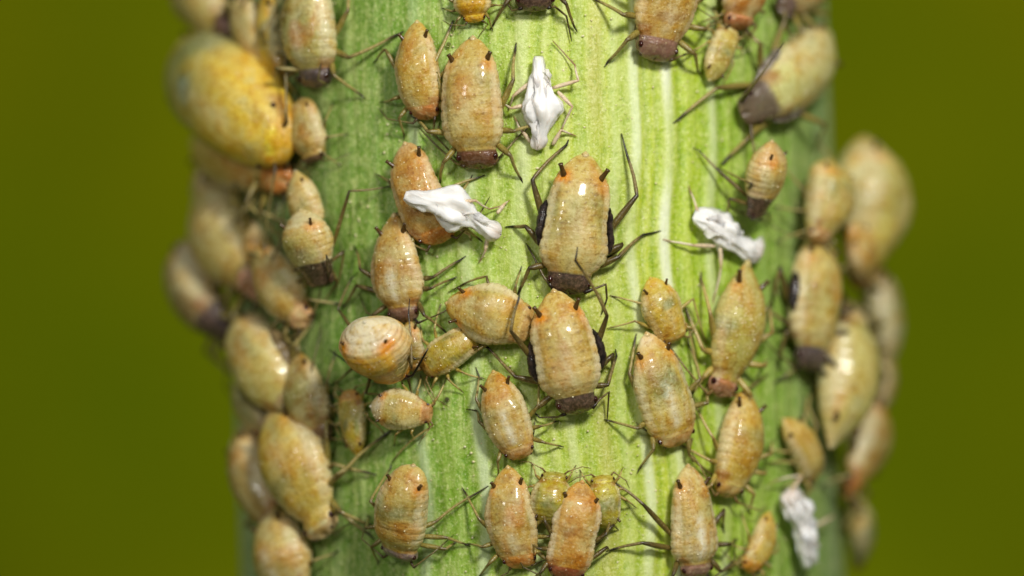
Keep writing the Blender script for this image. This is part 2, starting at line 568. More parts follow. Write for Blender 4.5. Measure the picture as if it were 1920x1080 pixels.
class Aphid:
    def __init__(s, label, tail, head, w, th=None, hh=None, lift=0.0, prof='std', hr=0.80, base=(196, 172, 112), brown=.35,
                 orange=.7, green=.25, stripe=.0, margin=.5, headc=(150, 104, 64), tailc=None, headlen=.15, dots=.3, seed=0, bend=0.0,
                 face=0.0, legc='olive', pads=None, legs=None, ant=None, nlegs=True, corn=1.0, wet=20, husk=False, rings=0.0, pale=.62, antc=None, grv=1.0, roll=0.0):
        s.__dict__.update(locals())
        s.rng = random.Random(seed * 7 + 3)
        s.nr = np.random.default_rng(seed * 11 + 5)
        s.W = w / 100.0
        vr = random.Random(seed * 13 + 1)
        s.hr = hr = hr * vr.uniform(.80, .98)
        s.bend = bend + vr.uniform(-.045, .045)
        s.pw = [(vr.uniform(-.07, .07), vr.uniform(3, 9), vr.uniform(0, TAU)) for _ in range(3)]
        if rings > .3:
            s.pw = []; s.bend = bend
        s.corn = corn = corn * vr.choice((.45, .6, .8, .95)) if seed not in (1, 2) else corn
        s.orange = orange = orange * vr.uniform(.55, 1.0) if seed not in (1, 2, 14, 27) else orange
        s.H = s.W * hr
        ax = 0.42 * s.H + 0.03 + lift
        s.th = ax if th is None else th
        s.hh = ax * 0.92 if hh is None else hh
        p0 = hit(tail[0], tail[1], s.th); p1 = hit(head[0], head[1], s.hh)
        c = (p0 + p1) / 2
        s.L = float(np.linalg.norm(p1 - p0))
        x = unit(p1 - p0)
        n = unit((c[0], c[1], 0))
        n = unit(n * (1 - face) + np.array([0, -1.0, 0]) * face)
        zz = unit(n - x * np.dot(n, x))
        y = np.cross(zz, x)
        zz, y = zz * math.cos(roll) + y * math.sin(roll), y * math.cos(roll) - zz * math.sin(roll)
        s.X, s.Y, s.Z, s.c = x, y, zz, c
        s.name = 'shed_skin' if husk else 'aphid'
        base_pt = on_stem(c, 0.0)
        s.o = bpy.data.objects.new(s.name, None)
        s.o.empty_display_size = 0.2
        C.objects.link(s.o)
        # the Empty sits at the thing's base; parts are built about it
        s.org = base_pt
        s.o.matrix_world = Matrix(((x[0], y[0], zz[0], base_pt[0]), (x[1], y[1], zz[1], base_pt[1]), (x[2], y[2], zz[2], base_pt[2]), (0, 0, 0, 1)))
        s.o['label'] = label
        s.o['category'] = 'shed skin' if husk else 'aphid'
        s.o['group'] = 'white shed aphid skins' if husk else 'aphids feeding on the stem'
        s.off = np.array([np.dot(c - base_pt, x), np.dot(c - base_pt, y), np.dot(c - base_pt, zz)])
        s.lumps = [(s.nr.uniform(2, 9), s.nr.integers(1, 5), s.nr.uniform(0, TAU), s.nr.uniform(0, TAU), s.nr.uniform(.4, 1)) for _ in range(9)]
        if husk:
            s.build_husk()
        else:
            s.build()

    # local <-> world
    def w2l(s, p):
        d = np.asarray(p, float) - s.org
        return np.array([d @ s.X, d @ s.Y, d @ s.Z])

    def l2w(s, q):
        return s.org + s.X * q[0] + s.Y * q[1] + s.Z * q[2]

    SEGB = (.07, .125, .185, .25, .32, .395, .47, .545, .625, .70, .775, .835)

    def shape(s, t, ph):
        """Body surface in local coordinates for arrays t, ph."""
        t = np.asarray(t, float); ph = np.asarray(ph, float)
        w = profile(s.prof, t) * s.W / 2
        for (a_, f_, p_) in s.pw:
            w = w * (1 + a_ * np.sin(f_ * t + p_) * np.clip(t * 6, 0, 1) * np.clip((1 - t) * 6, 0, 1))
        hcurve = np.interp(t, [0, .06, .2, .45, .7, .87, 1], [.75, .8, .95, 1, .96, .86, .74])
        h = w * s.hr * 1.08 * hcurve
        cs, sn = np.cos(ph), np.sin(ph)
        sup = .94
        u = np.sign(cs) * np.abs(cs) ** sup
        vv = np.sign(sn) * np.abs(sn) ** sup
        g = np.zeros_like(t)
        for k, tb in enumerate(s.SEGB):
            g += np.exp(-((t - tb) / .0085) ** 2) * (1.0 if k < 8 else 1.3)
        fade = np.clip(t / .05, 0, 1)
        side = np.abs(cs) ** 3
        amp = (.007 + .024 * side) * (s.grv if s.prof != 'oval' else .25) + s.rings * .022 * np.exp(-(t / .2) ** 2)
        rs = 1 - amp * g * fade + .012 * side
        for (ft, fp, a, b, k) in s.lumps:
            rs = rs + .016 * k * np.sin(ft * t * 2 + a) * np.sin(fp * ph + b)
        # knobbly head capsule
        rs = rs + .045 * np.clip((t - .86) / .03, 0, 1) * np.sin(46 * t + s.seed) * np.sin(5 * ph + s.seed) + .03 * np.clip((t - .86) / .03, 0, 1) * np.sin(7 * ph + 2 * s.seed)
        # lateral fold that sets the margin off from the back
        rs = rs - .050 * np.exp(-((np.abs(cs) - .80) / .07) ** 2) * (sn > 0) * np.clip((t - .1) / .1, 0, 1) * np.clip((.85 - t) / .1, 0, 1)
        x = s.L * (t - .5)
        # front of the head: shallow notch between the antennal bases
        x = x - (.0 if s.prof == 'oval' else .025) * s.L * np.clip((t - .93) / .07, 0, 1) * (1 - np.abs(u)) ** 1.5
        y = w * u * rs + s.bend * s.L * ((2 * t - 1) ** 2 - .33)
        z = h * np.where(vv > 0, vv, vv * .74) * rs - .05 * s.L * ((2 * t - 1) ** 2 - .3) * (1 - s.rings)
        return np.stack([x + s.off[0], y + s.off[1], z + s.off[2]], -1)

    def pt(s, t, ph):
        return s.shape(np.array([t]), np.array([ph]))[0]

    def nrm(s, t, ph):
        a = s.pt(t, ph)
        d1 = s.pt(min(t + .02, .99), ph) - s.pt(max(t - .02, .01), ph)
        d2 = s.pt(t, ph + .08) - s.pt(t, ph - .08)
        return unit(np.cross(d2, d1)) * (1 if np.dot(np.cross(d2, d1), a - s.off) > 0 else -1)

    def nz(s, t, ph, f, k=6):
        r = np.random.default_rng(s.seed * 31 + int(f * 10) + k)
        o = np.zeros_like(t)
        for i in range(k):
            a, b = r.uniform(.4, 1.3) * f, r.integers(0, 5)
            o += np.sin(a * t * 6 + r.uniform(0, TAU) + 1.3 * np.sin(b * ph + r.uniform(0, TAU))) * np.cos(b * ph + r.uniform(0, TAU))
        return o / math.sqrt(k)

    def colours(s, t, ph):
        u = np.cos(ph); up = np.sin(ph)
        au = np.abs(u)
        c = np.repeat((lin(s.base) * np.array([1.0, .99, .58]))[None, :], len(t), 0)

        def put(a, colr):
            nonlocal c
            a = np.clip(a, 0, 1)[:, None]
            c = c * (1 - a) + lin(colr) * a
        n1 = s.nz(t, ph, 1.2); n2 = s.nz(t, ph, 2.6, 7); n3 = s.nz(t, ph, 5.0, 8)
        dorsal = np.clip(up * 3 + .6, 0, 1)
        st = lambda x, lo, hi: np.clip((x - lo) / (hi - lo), 0, 1)
        put(s.pale * st(n1, .15, .9) * dorsal, (218, 204, 146))
        put((s.green + .12) * 1.3 * st(s.nz(t, ph, 1.5, 5), -.3, .6) * np.exp(-((t - .44) / .24) ** 2), (142, 148, 88))
        put((s.green + .08) * 1.2 * st(n2, .3, 1.0) * np.exp(-((t - .45) / .2) ** 2), (118, 138, 106))
        put(s.brown * 1.1 * st(s.nz(t, ph, 1.9, 7), .1, .9) * dorsal, (194, 128, 26))
        put(s.brown * .95 * st(n3, .2, 1.0) * np.exp(-((au - .3) / .4) ** 2) * dorsal, (132, 86, 34))
        # pale margin with its translucent lightness painted in and, on some, a pale line down the thorax
        put(s.margin * np.clip((au - .70) / .14, 0, 1) * np.clip((t - .12) / .1, 0, 1) * np.clip((.86 - t) / .1, 0, 1), (230, 218, 182))
        put(s.stripe * 1.25 * np.exp(-((au) / .18) ** 2) * (up > 0) * np.clip((t - .38) / .12, 0, 1) * np.clip((.84 - t) / .06, 0, 1), (236, 230, 204))
        put(s.stripe * .6 * np.exp(-((au - .5) / .12) ** 2) * (up > 0) * np.clip((t - .5) / .1, 0, 1) * np.clip((.84 - t) / .06, 0, 1), (220, 214, 180))
        if s.tailc is not None:
            put(np.clip(((.15 if s.rings < .3 else .27) - t) / .12, 0, 1) * .9, s.tailc)
        # orange round the cornicles
        put(s.orange * 1.15 * np.exp(-((t - .205) / .075) ** 2 - ((au - .74) / .26) ** 2) * (up > -.3) * np.clip(.72 + .5 * n3, .25, 1.2), (222, 140, 0))
        put(s.orange * .45 * np.exp(-((t - .42) / .12) ** 2 - (au / .35) ** 2) * (up > 0) * np.clip(n1 + .3, 0, 1), (186, 100, 36))
        g = np.zeros_like(t)
        for tb in s.SEGB:
            g += np.exp(-((t - tb) / .007) ** 2)
        put((.07 + .10 * min(1, s.rings)) * g * (up > -.2), (150, 108, 56))
        # rows of small dark plates, one pair to a segment
        for tb in (.22, .285, .355, .43, .505, .585):
            for uu in (.42, .66):
                put(np.clip(s.dots * 1.6 + .12, 0, 1) * np.exp(-((t - tb) / .010) ** 2 - ((au - uu) / .045) ** 2) * (up > 0), (96, 62, 32))
        hs = 1 - s.headlen + .018 * n2 * (s.headlen > .2)
        put(np.clip((t - (hs - .085)) / .03, 0, 1) * .6 * np.clip((au - .35) / .3, 0, 1) * np.clip(.6 + n2, 0, 1), (150, 78, 36))
        put(np.clip((t - hs) / (.012 if s.headlen < .2 else .035), 0, 1) * .94, s.headc)
        put(.5 * np.clip((t - hs) / .012, 0, 1) * np.exp(-((t - hs - .025) / .015) ** 2) * (au < .6), tuple(min(255, x * 1.35 + 18) for x in s.headc))
        return c * np.clip(1 + .05 * n3, .8, 1.2)[:, None]

    def grid(s):
        q = np.linspace(0, 1, n_ring)
        t = .5 - .5 * np.cos(np.pi * q)
        t = .55 * q + .45 * t
        t = .0012 + t * (1 - .0024)
        ph = np.arange(n_seg) / n_seg * TAU
        T, P = np.meshgrid(t, ph, indexing='ij')
        return T.ravel(), P.ravel()

    def faces(s):
        f = []
        for i in range(n_ring - 1):
            for j in range(n_seg):
                k = (j + 1) % n_seg
                f.append((i * n_seg + j, (i + 1) * n_seg + j, (i + 1) * n_seg + k, i * n_seg + k))
        f.append(tuple(range(n_seg)))
        f.append(tuple(reversed(range((n_ring - 1) * n_seg, n_ring * n_seg))))
        return f

    def tube(s, name, pts, rad, cols, parent, sides=8, mat=None):
        pts = [np.asarray(p, float) for p in pts]
        vs, cs, fs = [], [], []
        ref = None
        for i, p in enumerate(pts):
            d = unit(pts[min(i + 1, len(pts) - 1)] - pts[max(i - 1, 0)])
            if ref is None:
                ref = unit(np.cross(d, (0.31, 0.52, 0.79)))
            ref = unit(ref - d * (ref @ d))
            b = np.cross(d, ref)
            for j in range(sides):
                a = j / sides * TAU
                vs.append(p + (ref * math.cos(a) + b * math.sin(a)) * rad[i])
                cs.append(cols[i])
        for i in range(len(pts) - 1):
            for j in range(sides):
                k = (j + 1) % sides
                fs.append((i * sides + j, i * sides + k, (i + 1) * sides + k, (i + 1) * sides + j))
        fs.append(tuple(reversed(range(sides))))
        fs.append(tuple(range((len(pts) - 1) * sides, len(pts) * sides)))
        return mesh_obj(name, vs, fs, mat or LIMB, parent, np.array(cs))

    PAL = {
        'olive': ((146, 132, 58), (70, 54, 26), (160, 146, 84), (46, 36, 24)),
        'dark': ((104, 88, 38), (34, 25, 16), (124, 108, 60), (24, 18, 14)),
        'pale': ((184, 164, 76), (110, 84, 38), (190, 170, 104), (78, 58, 34)),
        'black': ((30, 22, 18), (24, 18, 16), (30, 24, 20), (20, 16, 14)),
        'white': ((226, 206, 176), (190, 160, 120), (226, 210, 184), (150, 116, 84)),
    }

    def leg(s, coxa, pts, scale=1.0, pal='olive'):
        """coxa: local start; pts: local knee, ankle, (toe)."""
        fc, kc, tc, dc = [lin(c) for c in s.PAL[pal]]
        P, Rd, Cl = [], [], []
        rf, rt = .056 * scale, .029 * scale
        knee, ank = pts[0], pts[1]
        jit = lambda a: np.array([s.rng.uniform(-a, a) for _ in range(3)])
        sag = unit(np.cross(knee - coxa, ank - knee) + 1e-6)
        for k in range(6):
            a = k / 5
            P.append(coxa * (1 - a) + knee * a + jit(.004) * scale)
            Rd.append(rf * (.62 + .45 * math.sin(math.pi * min(1, a * .9 + .08))) * (1 if a < .95 else .95))
            Cl.append(fc * (1 - a ** 3 * .8) + kc * a ** 3 * .8)
        bow = unit((knee - ank)) * 0
        ln = np.linalg.norm(ank - knee)
        side = np.cross(unit(ank - knee), s.rng.choice((1, -1)) * np.array([0, 0, 1.0])) * ln * s.rng.uniform(.0, .05)
        for k in range(1, 9):
            a = k / 8
            P.append(knee * (1 - a) + ank * a + side * math.sin(math.pi * a) + jit(.003) * scale)
            Rd.append(rt * (1.25 - .45 * a))
            dk = np.clip((a - .72) / .2, 0, 1)
            kn = np.clip((.18 - a) / .18, 0, 1) * .6
            cc = tc * (1 - dk) + dc * dk
            Cl.append(cc * (1 - kn) + kc * kn)
        if len(pts) > 2:
            toe = pts[2]
        else:
            d = unit(ank - knee)
            toe = s.w2l(on_stem(s.l2w(ank + d * .16 * scale), .015))
        for k in range(1, 4):
            a = k / 3
            P.append(ank * (1 - a) + toe * a)
            Rd.append(rt * (.72 - .35 * a))
            Cl.append(dc)
        s.tube('leg', P, Rd, Cl, s.o)

    def antenna(s, start, pts, scale=1.0, pal='olive'):
        fc, kc, tc, dc = [lin(c) for c in s.PAL[pal]]
        raw = [start] + list(pts)
        P, Rd, Cl = [], [], []
        seglen = [np.linalg.norm(raw[i + 1] - raw[i]) for i in range(len(raw) - 1)]
        tot = sum(seglen); run = 0
        for i in range(len(raw) - 1):
            k = max(3, int(10 * seglen[i] / tot))
            for j in range(k):
                a = j / k
                d = (run + a * seglen[i]) / tot
                P.append(raw[i] * (1 - a) + raw[i + 1] * a)
                Rd.append(scale * (.034 if d < .12 else .023 - .010 * d))
                band = .5 + .5 * math.sin(d * 22)
                Cl.append(tc * (1 - d) * (.6 + .4 * band) + dc * d * (1.2 - .4 * band) if d > .12 else kc)
            run += seglen[i]
        P.append(raw[-1]); Rd.append(scale * .007); Cl.append(dc)
        s.tube('antenna', P, Rd, Cl, s.o, 6)

    def blob(s, name, centre, axes, radii, mat, col=None, nu=10, nv=8, parent=None, shapef=None):
        vs, fs = [], []
        for i in range(nv + 1):
            v = i / nv * math.pi
            for j in range(nu):
                u = j / nu * TAU
                q = np.array([math.cos(v), math.sin(v) * math.cos(u), math.sin(v) * math.sin(u)])
                if shapef:
                    q = shapef(q)
                vs.append(centre + axes[0] * q[0] * radii[0] + axes[1] * q[1] * radii[1] + axes[2] * q[2] * radii[2])
        for i in range(nv):
            for j in range(nu):
                k = (j + 1) % nu
                fs.append((i * nu + j, (i + 1) * nu + j, (i + 1) * nu + k, i * nu + k))
        return mesh_obj(name, vs, fs, mat, parent or s.o, None if col is None else np.repeat(lin(col)[None], len(vs), 0))

    def wpts(s, lst, hts):
        out = []
        for i, p in enumerate(lst):
            h = p[2] if len(p) > 2 else hts[min(i, len(hts) - 1)]
            out.append(s.w2l(hit(p[0], p[1], h)))
        return out

    def build(s):
        t, ph = s.grid()
        mesh_obj('body', s.shape(t, ph), s.faces(), SKIN, s.o, s.colours(t, ph))
        sc = min(1.1, max(.55, s.L / 2.4))
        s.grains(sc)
        # eyes
        for sd in (-1, 1):
            ph = math.pi / 2 - sd * 1.18
            p = s.pt(.905, ph)
            s.blob('eye', p, np.eye(3), np.array([.060, .045, .055]) * sc, EYE, nu=10, nv=8)
        # cornicles
        for sd in (-1, 1):
            ph = math.pi / 2 - sd * .92
            p = s.pt(.165, ph); n = s.nrm(.165, ph)
            d = unit(n * .75 + np.array([-.85, sd * .25, 0]))
            ln = .20 * s.corn * sc
            pts = [p - d * .03, p, p + d * ln * .35, p + d * ln * .8, p + d * ln, p + d * (ln + .004), p + d * (ln - .02)]
            rd = np.array([.058, .054, .043, .038, .046, .030, .018]) * sc
            s.tube('cornicle', pts, rd, [lin((90, 54, 26))] * 7, s.o, 10, CORN)
        # cauda
        p0 = s.pt(.004, 0.0) * .5 + s.pt(.004, math.pi) * .5
        s.tube('cauda', [p0 + np.array([.10 * sc, 0, .0]), p0 + np.array([.0, 0, .012]), p0 + np.array([-.025 * sc, 0, .015]), p0 + np.array([-.05 * sc, 0, .018])],
               np.array([.10, .085, .05, .012]) * sc * .8, [lin(s.tailc or s.base)] * 4, s.o, 10, SKIN)
        # wing pads
        if s.pads:
            for sd in (-1, 1):
                a0, a1 = s.pads[1] if len(s.pads) > 1 else (.36, .68)
                nu, nv = 20, 9
                vs, fs = [], []
                for layer in (0, 1):
                    for i in range(nu + 1):
                        a = i / nu
                        tt = a0 + (a1 - a0) * a
                        wd = math.sin(math.pi * (a ** .8) * .93 + .1) ** .7 if 0 < a < 1 else .12
                        for j in range(nv + 1):
                            b = j / nv - .5
                            php = math.pi / 2 - sd * (1.46 + b * .56 * wd - .10 * (a - .5))
                            q = s.pt(tt, php); nn = s.nrm(tt, php)
                            th = (.085 * (1 - (2 * b) ** 2) ** .6 if abs(b) < .5 else 0) * (1 - (2 * a - 1) ** 4) + .02
                            vs.append(q + nn * (th if layer else -.02))
                m0 = (nu + 1) * (nv + 1)
                for layer in (0, 1):
                    for i in range(nu):
                        for j in range(nv):
                            k = layer * m0 + i * (nv + 1) + j
                            fs.append((k, k + 1, k + nv + 2, k + nv + 1))
                for i in range(nu):
                    for j in (0, nv):
                        k = i * (nv + 1) + j
                        fs.append((k, k + nv + 1, m0 + k + nv + 1, m0 + k))
                mesh_obj('wing_pad', vs, fs, {'dark': DARK, 'grey': GREYPAD, 'brown': BROWNPAD}[s.pads[0]], s.o)
        # legs: number 1 front, 2 middle, 3 hind; R is the aphid's +y side
        legs = s.legs or {}
        for sd, nm in ((-1, 'L'), (1, 'R')):
            for k, (tt, ang, fe, ti, turn) in enumerate(((.80, 48, .17, .18, 10), (.71, 4, .16, .19, -18), (.62, -42, .22, .29, -22))):
                key = nm + str(k + 1)
                cx = s.pt(tt, math.pi / 2 - sd * 1.95) * .8 + s.pt(tt, -math.pi / 2) * .2
                if key in legs:
                    if legs[key] is None:
                        continue
                    pts = s.wpts(legs[key], (.42, .10, .03))
                    if len(pts) == 1:
                        pts.append(s.w2l(on_stem(s.l2w(pts[0] + unit(pts[0] - cx) * .25), .03)))
                    s.leg(cx, pts, sc * 1.05, s.legc)
                elif s.nlegs:
                    a = math.radians(ang + s.rng.uniform(-14, 14))
                    d = np.array([math.sin(a), sd * math.cos(a), 0])
                    knee = cx + d * fe * s.L * s.rng.uniform(.9, 1.1) + np.array([0, 0, .10 * s.L])
                    knee = s.w2l(on_stem(s.l2w(knee), .14 * sc, True))
                    a2 = a + math.radians(turn + s.rng.uniform(-22, 22))
                    d2 = np.array([math.sin(a2), sd * math.cos(a2), 0])
                    foot = knee + d2 * ti * s.L * s.rng.uniform(.85, 1.1)
                    foot = s.w2l(on_stem(s.l2w(foot), .03))
                    s.leg(cx, [knee, foot], sc, s.legc)
        ants = s.ant or {}
        for sd, nm in ((-1, 'L'), (1, 'R')):
            st = s.pt(.972, math.pi / 2 - sd * 1.15)
            if nm in ants:
                if ants[nm] is None:
                    continue
                s.antenna(st, s.wpts(ants[nm], (.30, .15, .05)), sc * (2.0 if s.antc else 1.1), s.antc or s.legc)
            elif s.nlegs:
                a = math.radians(s.rng.uniform(-50, 30))
                d = np.array([math.sin(a), sd * math.cos(a), 0])
                p1 = st + np.array([.10, sd * .10, .02]) * sc
                p2 = p1 + d * .28 * s.L
                p3 = p2 + unit(d + np.array([-.5, 0, 0])) * .22 * s.L
                p2 = s.w2l(on_stem(s.l2w(p2), .10, True)); p3 = s.w2l(on_stem(s.l2w(p3), .04))
                s.antenna(st, [p1, p2, p3], sc, s.legc)

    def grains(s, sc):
        # minute glossy grains added on the back to stand for wet glints
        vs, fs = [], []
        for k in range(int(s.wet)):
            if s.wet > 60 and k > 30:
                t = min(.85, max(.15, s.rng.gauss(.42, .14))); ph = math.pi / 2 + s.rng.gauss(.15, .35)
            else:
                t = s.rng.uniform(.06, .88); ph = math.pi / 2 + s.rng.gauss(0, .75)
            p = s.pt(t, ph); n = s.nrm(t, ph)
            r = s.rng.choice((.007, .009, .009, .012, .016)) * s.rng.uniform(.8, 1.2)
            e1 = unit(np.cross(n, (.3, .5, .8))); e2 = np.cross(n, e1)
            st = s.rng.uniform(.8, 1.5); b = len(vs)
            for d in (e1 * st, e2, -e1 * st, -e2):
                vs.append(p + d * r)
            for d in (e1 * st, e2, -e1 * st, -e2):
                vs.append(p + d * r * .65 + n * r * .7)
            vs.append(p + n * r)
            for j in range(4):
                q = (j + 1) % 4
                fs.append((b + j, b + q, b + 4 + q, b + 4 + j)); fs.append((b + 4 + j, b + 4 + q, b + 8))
        o = mesh_obj('glint_grains', vs, fs, WAX_GLINT, s.o)
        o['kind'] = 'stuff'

    def build_husk(s):
        t, ph = s.grid()
        q = s.shape(t, ph)
        ctr = np.stack([q[:, 0], 0 * t + s.off[1], 0 * t + s.off[2]], -1)
        d = q - ctr
        k = np.ones_like(t)
        for i in range(10):                                   # crumpled: sharp lengthwise folds and pinches
            f1, f2, a, b = s.nr.uniform(1, 5), s.nr.integers(3, 12), s.nr.uniform(0, TAU), s.nr.uniform(0, TAU)
            k += .13 * (1 - 2 * np.abs(np.sin(f1 * t * 2 + a + .5 * np.sin(3 * ph)))) * np.sin(f2 * ph + b)
        k *= 1 + .28 * np.sin(t * 7 + s.seed) + .12 * np.sin(t * 17 + s.seed)
        q = ctr + d * np.clip(k, .25, 1.7)[:, None]
        q[:, 1] += .10 * s.W * np.sin(t * 6 + s.seed)
        # torn, forked hind end
        fork = np.clip((.16 - t) / .16, 0, 1)
        q[:, 1] += fork * np.sign(np.cos(ph)) * .22 * s.W
        n = np.clip(.5 + .5 * s.nz(t, ph, 3.0), 0, 1)[:, None]
        col = lin((254, 250, 246)) * (1 - .3 * n) + lin((240, 222, 210)) * .3 * n
        endc = np.clip((t - .82) / .15, 0, 1)[:, None] * .5
        col = col * (1 - endc) + lin((204, 172, 150)) * endc
        # thinner towards the split hind end
        thin = (.58 + .42 * np.clip(t * 1.5, 0, 1))[:, None]
        q = np.stack([q[:, 0], s.off[1], s.off[2]] if False else [q[:, 0], q[:, 1] * 0 + s.off[1], q[:, 2] * 0 + s.off[2]], -1) * (1 - thin) + q * thin
        mesh_obj('skin', q, s.faces(), HUSK, s.o, col)
        # papery strips peeling along the split back
        for k in range(5):
            a0 = s.rng.uniform(-.46, .1); ln = s.rng.uniform(.25, .5); y0 = s.rng.uniform(-.32, .32) * s.W; w0 = s.rng.uniform(.05, .10) * s.W * 2
            vs, fs = [], []
            m = 22
            p1, p2 = s.rng.uniform(0, TAU), s.rng.uniform(0, TAU)
            tw = s.rng.uniform(-1.2, 1.2)
            for layer in (0, .012):
                for i in range(m + 1):
                    a = i / m
                    x = (a0 + ln * a) * s.L
                    wd = w0 * (math.sin(math.pi * (a * .86 + .1)) ** .6) * (1 + .3 * math.sin(a * 23 + p1))
                    cz = s.W * s.hr * .30 + .05 * s.W * math.sin(a * 9 + p2) + .12 * s.W * max(0, abs(a - .5) - .35) * 4
                    for b in (-1, 0, 1):
                        ang = tw + .8 * math.sin(a * 5 + p1)
                        vs.append(np.array([x, y0 + .10 * s.W * math.sin(a * 6 + p2) + b * wd * math.cos(ang), cz + b * wd * math.sin(ang) * .6 + (.03 if b == 0 else 0) + layer]) + s.off)
            o0 = 3 * (m + 1)
            for i in range(m):
                for b in (0, 1):
                    q0 = i * 3 + b
                    fs.append((q0, q0 + 1, q0 + 4, q0 + 3)); fs.append((o0 + q0, o0 + q0 + 3, o0 + q0 + 4, o0 + q0 + 1))
            mesh_obj('peeled_strip', vs, fs, HUSK, s.o, np.repeat(lin((252, 246, 240))[None], len(vs), 0))
        for lst in (s.legs or []):
            pts = s.wpts(lst, (.15, .22, .10, .03))
            s.leg(pts[0], pts[1:] if len(pts) > 2 else [pts[0] * .5 + pts[1] * .5, pts[1]], .72, 'white')


# palette shorthands (cuticle colours)
TAN = (198, 172, 110); PALE = (206, 192, 140); YEL = (204, 168, 52); YGR = (180, 162, 60); ORG = (196, 142, 70)
GRN = (176, 172, 108); GREY = (132, 118, 96); WHT = (204, 202, 164); BRN = (150, 124, 82)
DKH = (48, 36, 34); BRH = (96, 56, 36); PKH = (168, 122, 96); GYH = (104, 90, 92); TNH = (190, 150, 92)

# ---- sharp aphids on the front of the stem
Aphid('pale aphid with black wing pads, dark brown head touching the tail below it', (1096, 287), (1064, 553), 134, prof='slim', base=(202, 182, 128), green=.35,
      brown=.3, orange=1.0, stripe=.15, headc=DKH, headlen=.16, dots=.8, seed=1, hr=.62, legc='dark', pads=('dark',), margin=.5,
      legs={'L3': [(998, 337, .4), (1062, 272, .05), (1066, 262, .02)], 'R3': [(1194, 367, .45), (1176, 292, .12), (1165, 250, .03)], 'L2': [(985, 424, .25), (962, 425, .04)],
            'R2': [(1168, 458, .3), (1142, 482, .06)], 'L1': [(992, 503, .35), (974, 545, .05)], 'R1': [(1160, 482, .35), (1206, 440, .06), (1240, 433, .02)]},
      ant={'L': [(1020, 520, .3), (1000, 480, .2), (986, 456, .05)], 'R': [(1136, 533, .3), (1138, 560, .15), (1128, 590, .06)]})
Aphid('orange tinged aphid with black wing pads and split dark head, under another head', (1036, 545), (1084, 778), 124, prof='slim', base=(206, 178, 118), green=.15,
      brown=.45, orange=1.0, stripe=.2, headc=DKH, headlen=.165, dots=.8, seed=2, hr=.66, legc='dark', pads=('dark',), lift=.10, margin=.6,
      legs={'R3': [(1138, 592, .75), (1079, 489, 1.0), (1083, 463, .98)], 'L3': [(958, 621, .85), (972, 562, .78), (975, 545, .7)], 'L2': [(966, 706, .35), (915, 652, .10), (884, 638, .04)],
            'R2': [(1150, 664, .35), (1148, 688, .06)], 'L1': [(1003, 768, .3), (985, 782, .05)], 'R1': [(1140, 722, .4), (1156, 668, .10), (1154, 655, .04)]},
      ant={'L': [(1045, 782, .2), (1012, 783, .1), (998, 770, .05)], 'R': [(1125, 748, .4), (1142, 735, .25), (1138, 792, .05)]})
Aphid('large tan aphid with glossy brown head, slim aphid close beside it', (880, 70), (894, 318), 126, prof='slim', base=(200, 176, 122), green=.2, brown=.45, orange=.9,
      stripe=.1, headc=(84, 44, 26), headlen=.15, dots=.5, seed=3, hr=.68, legc='olive', margin=.5,
      legs={'L3': [(812, 122, .4), (846, 48, .06), (850, 38, .02)], 'R3': [(962, 150, .4), (966, 95, .06), (968, 80, .02)]},
      ant={'L': [(855, 306, .2), (820, 275, .1), (786, 240, .05)], 'R': [(936, 296, .2), (972, 256, .1), (1010, 222, .08)]})
Aphid('slim plain yellowish tan aphid beside the large brown-headed one', (776, 40), (796, 226), 84, prof='nymph', base=(200, 168, 96), orange=.35, brown=.35, headc=(176, 116, 60),
      seed=4, dots=.2, hr=.8, legs={'L3': [(722, 92, .3), (706, 112, .05)]}, ant={'R': [(812, 250, .15), (838, 278, .1), (862, 306, .05)]})
Aphid('small bright yellow aphid cropped by the top edge above a brown-headed one', (880, -58), (890, 43), 66, prof='slim', base=(212, 166, 40), orange=.2, brown=.15, green=.1, headc=(208, 160, 40),
      seed=5, pale=0.1, dots=0, ant={'R': [(915, 45, .1), (902, 62, .08), (896, 72, .05)]})
Aphid('aphid at the top edge of which only the blackish purple head shows', (1000, -215), (1004, 22), 112, prof='slim', headc=(58, 40, 44), seed=6, legc='dark', headlen=.13,
      ant={'L': [(960, 20, .2), (945, -5, .1)], 'R': [(1040, 12, .2), (1062, 30, .1), (1072, 78, .05)]})
Aphid('broad orange tan aphid with blunt purple brown head, cropped by the top', (1268, -150), (1229, 115), 128, prof='blunt', base=(200, 164, 98), brown=.7, orange=.8, headc=(120, 88, 76),
      headlen=.165, seed=7, stripe=.25, hr=.66, dots=.15, ant={'L': [(1196, 92, .2), (1190, 60, .15), (1196, 20, .05)], 'R': [(1290, 100, .2), (1310, 92, .1)]})
Aphid('orange brown aphid at the top edge above a small pale one', (1400, -110), (1384, 55), 100, prof='blunt', base=(190, 132, 76), brown=.5, orange=.3, headc=(170, 112, 70), seed=8, green=0)
Aphid('small pale greenish aphid with one red eye spot, head upward', (1330, 150), (1371, 47), 62, prof='nymph', base=(198, 184, 124), green=.35, brown=.15, orange=.3, headc=(206, 186, 124), seed=9, dots=0, legc='pale')
Aphid('tail-up pear shaped aphid with ringed rump and black head, beside shed skin', (1447, 264), (1412, 412), 96, th=.92, hh=.36, roll=.4, prof='pear', base=(206, 176, 116), brown=.35, orange=.9,
      headc=(38, 30, 26), headlen=.34, seed=10, rings=1.0, hr=.95, tailc=(206, 178, 124), legc='dark', green=.1, corn=.7,
      legs={'L1': [(1368, 372, .4), (1362, 408, .1)], 'L2': [(1345, 318, .25), (1312, 284, .06), (1300, 276, .02)], 'R1': [(1440, 402, .2), (1448, 418, .05)]},
      ant={'L': [(1395, 400, .2), (1372, 392, .2), (1360, 372, .1)]})
